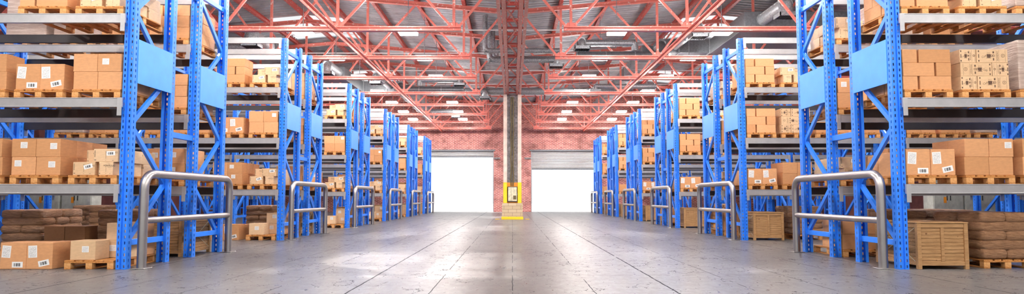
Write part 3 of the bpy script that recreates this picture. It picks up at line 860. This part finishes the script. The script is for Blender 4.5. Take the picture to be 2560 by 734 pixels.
def st_pin(c, kind, rows=2, layers=3, full=True):          # interlocked long and short boxes
    z = c.pallet(); S = []; sh, lg, h = .252, .492, .212
    g = .006; gp = 0 if kind == 'coffee' else .020
    for L in range(layers):
        zz = z + L * (h + .001)
        a = (L % 2 == 0) != (c.s > 0)
        # a: the box that shows its short end stands on the outer side
        off = .0 if L % 2 == 0 else .006
        for r_ in range(rows):
            v0 = .02 + r_ * .51
            if a:
                S.append((kind, off + lg + g + .005 + gp, v0, sh - gp, lg, h, zz, L % 2))
                S.append((kind, off, v0, lg, sh - .004, h, zz, L % 2)); S.append((kind, off, v0 + sh + .004, lg, sh - .004, h, zz, L % 2))
            else:
                S.append((kind, off, v0, sh - gp, lg, h, zz, L % 2))
                S.append((kind, off + sh + g + .005, v0, lg, sh - .004, h, zz, L % 2)); S.append((kind, off + sh + g + .005, v0 + sh + .004, lg, sh - .004, h, zz, L % 2))
    vis = []
    for x in S:
        front = x[2] < .05
        side = x[1] < .05
        if front or (side and full): vis.append(x)
    stack(c, vis)
def st_four(c, kinds, w=.375, h=.283, d=.37, deep=3, pal=True, layers=2, front_only=False):
    z = c.pallet() if pal else .001; S = []
    for L in range(layers):
        for col in (0, 1):
            for q in range(deep):
                if q and (col == 1 or front_only): continue
                k = kinds[(L * 2 + col) % len(kinds)] if q == 0 else ('plain' if kinds[0] != 'dark' else 'dark')
                S.append((k, col * (w + .006) + (.012 if L else 0), .02 + q * (d + .006), w, d, h, z + L * (h + .001)))
    stack(c, S)
def st_ship(c, pal=True, deep=True):                        # two big address-labelled boxes
    z = c.pallet() if pal else .001; h = .405; w = .375 if pal else .40
    S = []
    for col in (0, 1):
        tilt = (col == 0) if c.s < 0 else (col == 1)
        S.append(('ship', col * (w + .003) + (.055 if not pal else 0), .02 if col == 0 else .015, w, .38, h, z, tilt))
    if deep:
        for q in (1, 2): S.append(('plain', .01 if pal else .058, .02 + q * .386, w, .38, h - .02 * q, z))
    stack(c, S)
def st_formula(c, deep=True):
    z = c.pallet(); h = .205
    S = [('formula', .085, .03, .225, .36, h, z), ('formula_bar', .37, .03, .34, .24, h, z, 1), ('formula_bar', .02, .04, .385, .24, h, z + h + .001),
         ('formula', .42, .29, .26, .36, h, z + h + .001), ('formula', .37, .28, .34, .37, h, z)]
    if deep: S += [('formula', .07, .40, .25, .34, h, z), ('formula', .04, .29, .30, .42, h, z + h + .001), ('formula', .05, .76, .30, .36, h, z), ('formula', .06, .73, .28, .38, h, z + h + .001)]
    stack(c, S)
def st_mixed(c):                                            # pallet on the floor with assorted cartons
    z = c.pallet()
    S = [('pale', .31, .03, .385, .34, .295, z), ('pale', .02, .40, .36, .36, .275, z), ('pale', .0, .42, .40, .35, .275, z + .276), ('label', .385, .44, .36, .36, .275, z),
         ('plain', .02, .78, .36, .34, .275, z), ('plain', .04, .78, .34, .34, .275, z + .276)]
    if c.r > 1: S = S[:4]
    stack(c, S)
def sack_mesh(w, d, h):
    n = 10; m = mb(M['sack']); rnd = random.Random(int(w * 1000))
    vs = []; N, K = 14, 8
    for i in range(K + 1):
        ph = -PI / 2 + PI * i / K
        for j in range(N * 2):
            th = PI * j / N
            sg = lambda v, p: math.copysign(abs(v) ** p, v)
            x = sg(math.cos(ph), .22) * sg(math.cos(th), .28); y = sg(math.cos(ph), .22) * sg(math.sin(th), .28); zz = sg(math.sin(ph), .55)
            wob = 1 + .012 * math.sin(5 * th + 3 * ph) + rnd.uniform(-.008, .008)
            vs.append((w / 2 * x * wob, d / 2 * y * wob, h / 2 * zz))
    fs = [(i * 2 * N + j, i * 2 * N + (j + 1) % (2 * N), (i + 1) * 2 * N + (j + 1) % (2 * N), (i + 1) * 2 * N + j) for i in range(K) for j in range(2 * N)]
    m.add(vs, fs); return m
def st_sacks(c, pal=True, layers=5, dv=.12, du=0.0):
    c.d0 += du
    z = c.pallet(dv) if pal else .0
    h = .152; pos = []
    for L in range(layers):
        zz = z + h * .55 + L * (h * .93)
        if L % 2 == 0:
            for a in (.195, .575):
                for b in (.29, .86): pos.append((a, b, zz, (.405, .60)))
        else:
            for b in (.20, .575, .95): pos.append((.385, b, zz, (.80, .40)))
    lab = 'stack of film-wrapped brown sacks at ' + c.where
    if c.r > 0:
        m = mb(M['sack'])
        for a, b, zz, (w_, d_) in pos:
            q = cached(('skm', w_, d_), lambda: sack_mesh(w_, d_, h * 1.12))
            m.add([(v[0] + (a if c.s > 0 else PW - a), v[1] + b + dv, v[2] + zz) for v in q.v], q.f)
        me = cached(('sackstack', c.s, pal, layers, dv), lambda: m.mesh('sack_stack', smooth='all'))
        return tag(obj('sack_load', me, None, (c.x(0) if c.s > 0 else c.x(PW), c.y0, c.z0)), lab, 'sacks', 'sack loads under the racks')
    t = thing('sack_load', lab, 'sacks', (c.x(PW / 2), c.y0 + dv, c.z0), 'sack loads under the racks')
    for a, b, zz, (w_, d_) in pos:
        me = cached(('sk1', w_, d_), lambda: sack_mesh(w_, d_, h * 1.12).mesh('sack', smooth='all'))
        obj('sack', me, t, (c.s * (a - PW / 2), b, zz))
def crate_parts():
    W, D, Hh = .785, 1.12, .70; P = []
    lo = .055
    def slats(name, x0, x1, y0, y1, along):
        m = mb(M['crate']); n = 11
        for i in range(n):
            z0 = lo + .02 + (Hh - lo - .03) * i / n; z1 = lo + .02 + (Hh - lo - .03) * (i + 1) / n - .0035
            m.box(x0, x1, y0, y1, z0, z1)
        P.append((name, m))
    slats('front_panel', .03, W - .03, .025, .04, 0); slats('rear_panel', .03, W - .03, D - .04, D - .025, 0)
    slats('side_panel', .025, .04, .04, D - .04, 1); slats('side_panel', W - .04, W - .025, .04, D - .04, 1)
    for x in (0, W - .06):
        for y in (0, D - .06): P.append(('corner_post', mb(M['crate']).box(x, x + .06, y, y + .06, 0, Hh)))
    for y in (.008, D - .026):
        for z in (lo, Hh - .065): P.append(('edge_rail', mb(M['crate']).box(.061, W - .061, y, y + .018, z, z + .06)))
        P.append(('batten', mb(M['crate']).box(W / 2 - .025, W / 2 + .025, y, y + .016, lo + .061, Hh - .066)))
    for x in (.008, W - .026):
        for z in (lo, Hh - .065): P.append(('edge_rail', mb(M['crate']).box(x, x + .018, .061, D - .061, z, z + .06)))
    for x in (.018, W - .018):
        for a, b in ((lo + .06, Hh - .07), (Hh - .07, lo + .06)): P.append(('cross_wire', mb(M['panelmetal']).bar((x + (-.012 if x < .4 else .012) + (.004 if a > b else 0), .08, a), (x + (-.012 if x < .4 else .012) + (.004 if a > b else 0), D - .08, b), .006, .012)))
    P.append(('lid', mb(M['crate']).box(-.005, W + .005, -.005, D + .005, Hh + .001, Hh + .02)))
    return P
def st_crate(c, dv=.0, du=.11):
    lab = 'slatted wooden crate at ' + c.where
    loc = (c.x(du) if c.s > 0 else c.x(du + .785), c.y0 + dv, c.z0)
    P = cached('crate', crate_parts)
    if c.lod:
        def comb():
            m = mb(M['crate'])
            for n, q in P: m.add(q.v, q.f)
            return m.mesh('wooden_crate')
        return tag(obj('wooden_crate', cached('cratelod', comb), None, loc), lab, 'crate', 'wooden crates under the racks')
    t = thing('wooden_crate', lab, 'crate', loc, 'wooden crates under the racks')
    for i, (n, q) in enumerate(P): obj(n, cached(('cr', i), lambda: q.mesh(n, .003)), t)
def st_wrap(c, h=.78):
    z = c.pallet()
    def mk():
        m = mb(M['wrap']); m.box(.0, PW, 0, PD - .02, 0, h); return m.mesh('wrapped_load', .03, True, 3)
    x = c.x(0) if c.s > 0 else c.x(PW)
    tag(obj('wrapped_load', cached(('wr', h), mk), None, (x, c.y0 + .01, c.z0 + z)), 'stretch-wrapped grey brown load at ' + c.where, 'wrapped load', 'wrapped loads on the racks')

C = Cell
CK = ('label', 'label', 'label', 'label'); CPK = ('plain', 'plain', 'label', 'plain'); PLN = ('plain',)
for r in range(6):
    # ---- left racks
    s = -1
    st_mixed(C(s, r, 0, 0, 0))
    if r < 2: st_ship(C(s, r, 0, 0, 1), pal=False)
    st_formula(C(s, r, 0, 1, 0), r < 3)
    if r < 3: st_four(C(s, r, 0, 1, 1), CK, deep=3 if r < 2 else 1)
    st_four(C(s, r, 0, 2, 0), CPK, deep=3 if r < 3 else 1)
    if r < 2: st_ship(C(s, r, 0, 2, 1), deep=False)
    st_formula(C(s, r, 0, 3, 0), r < 3)
    if r < 2: st_pin(C(s, r, 0, 3, 1), 'plain', 1 if r else 2)
    st_crate(C(s, r, 1, 0, 0), .05, .03)
    if r < 5:
        st_four(C(s, r, 1, 1, 0), ('label',), deep=2 if r < 3 else 1)
        st_pin(C(s, r, 1, 2, 0), 'plain', 2, 3, r < 3)
        st_pin(C(s, r, 1, 3, 0), 'plain', 2, 3, r < 4)
    # ---- right racks
    s = 1
    st_crate(C(s, r, 0, 0, 0))
    if r < 3: st_sacks(C(s, r, 0, 0, 1), du=.3)
    st_ship(C(s, r, 0, 1, 0), deep=r < 3)
    if r < 2: st_four(C(s, r, 0, 1, 1), ('plain', 'plain', 'plain', 'label'), deep=2)
    st_pin(C(s, r, 0, 2, 0), 'plain', 2, 3, r < 3)
    if r < 2: st_pin(C(s, r, 0, 2, 1), 'coffee', 1, 3, True)
    elif r == 2: st_pin(C(s, r, 0, 2, 1), 'coffee', 1, 3, False)
    st_pin(C(s, r, 0, 3, 0), 'plain', 2, 3, r < 4)
    if r < 3: st_formula(C(s, r, 0, 3, 1), r < 2)
    st_four(C(s, r, 1, 0, 0), PLN, deep=2 if r < 3 else 1)
    if r < 5:
        st_formula(C(s, r, 1, 1, 0), r < 3)
        st_four(C(s, r, 1, 2, 0), ('plain', 'plain', 'label', 'label'), deep=2 if r < 3 else 1)
        st_formula(C(s, r, 1, 3, 0), r < 4)
# nearest racks, places further from the aisle
st_four(C(-1, 0, 0, 1, 2), CK, deep=1); st_four(C(-1, 0, 0, 2, 2), PLN, deep=1)
st_sacks(C(-1, 0, 1, 0, 1)); st_four(C(-1, 0, 1, 0, 2), ('dark',), pal=False, deep=1); st_sacks(C(-1, 0, 1, 0, 3))
st_four(C(-1, 0, 1, 3, 1), PLN, deep=1); st_wrap(C(-1, 0, 1, 3, 2)); st_wrap(C(-1, 0, 1, 3, 3))
st_sacks(C(-1, 1, 1, 0, 1))
for s in (-1, 1):
    for sl in ((2, 3, 4, 5) if s < 0 else (2, 3, 4, 5, 6)):
        if sl == (5 if s < 0 else 6): st_wrap(C(s, 1, 0, 2, sl), .6)
        else: st_four(C(s, 1, 0, 2, sl), CPK if sl % 2 else PLN, deep=1, layers=1)
st_sacks(C(-1, 1, 0, 0, 4)); st_sacks(C(-1, 1, 1, 0, 6))
st_wrap(C(1, 0, 0, 2, 2), .79); st_wrap(C(1, 0, 0, 3, 2), .7)
st_four(C(1, 0, 0, 1, 2), PLN, deep=1)
st_sacks(C(1, 0, 1, 0, 1)); st_sacks(C(1, 0, 1, 0, 2))
st_wrap(C(1, 0, 1, 2, 1)); st_wrap(C(1, 0, 1, 3, 1)); st_four(C(1, 0, 1, 3, 2), PLN, deep=1)
st_four(C(1, 0, 1, 1, 1), PLN, deep=1)

# pale metal cabinets beyond the racks
for s in (-1, 1):
    for i in range(2):
        xc = s * (14.45 + i * 1.06)
        t = thing('electrical_cabinet', 'tall pale metal cabinet behind the %s racks, %s' % (SIDE[s], ('nearer the aisle', 'farther from the aisle')[i]), 'cabinet', (xc, 20.6, 0), 'pale metal cabinets')
        obj('body', mb(M['cabinet']).box(-.5, .5, 0, .5, .08, 2.1).mesh('body', .008), t)
        obj('plinth', mb(M['concrete_dark']).box(-.49, .49, .02, .48, 0, .08).mesh('plinth'), t)
        for e in (-1, 1):
            d = obj('door', mb(M['cabinet']).box(-.235, .235, -.022, -.001, .12, 2.05).mesh('door', .006), t, (e * .245, 0, 0))
            obj('handle', mb(M['dark']).box(-.012, .012, -.045, -.022, 1.0, 1.16).mesh('handle', .003), d, (-e * .19, 0, 0))
        obj('warning_sticker', mb(M['sticker']).box(-.045, .045, -.026, -.0225, .92, 1.12).mesh('warning_sticker'), t, (-.12, 0, 0), label='orange and yellow warning sticker')

# ------------------------------------------------------------------ view
scene.view_settings.view_transform = 'Standard'; scene.view_settings.look = 'None'
scene.view_settings.gamma = 1; scene.view_settings.use_curve_mapping = False
scene.view_settings.exposure = .53
try:
    scene.cycles.use_denoising = True; scene.cycles.sample_clamp_indirect = 8; scene.cycles.max_bounces = 8
    scene.cycles.caustics_reflective = False; scene.cycles.caustics_refractive = False
except Exception: pass
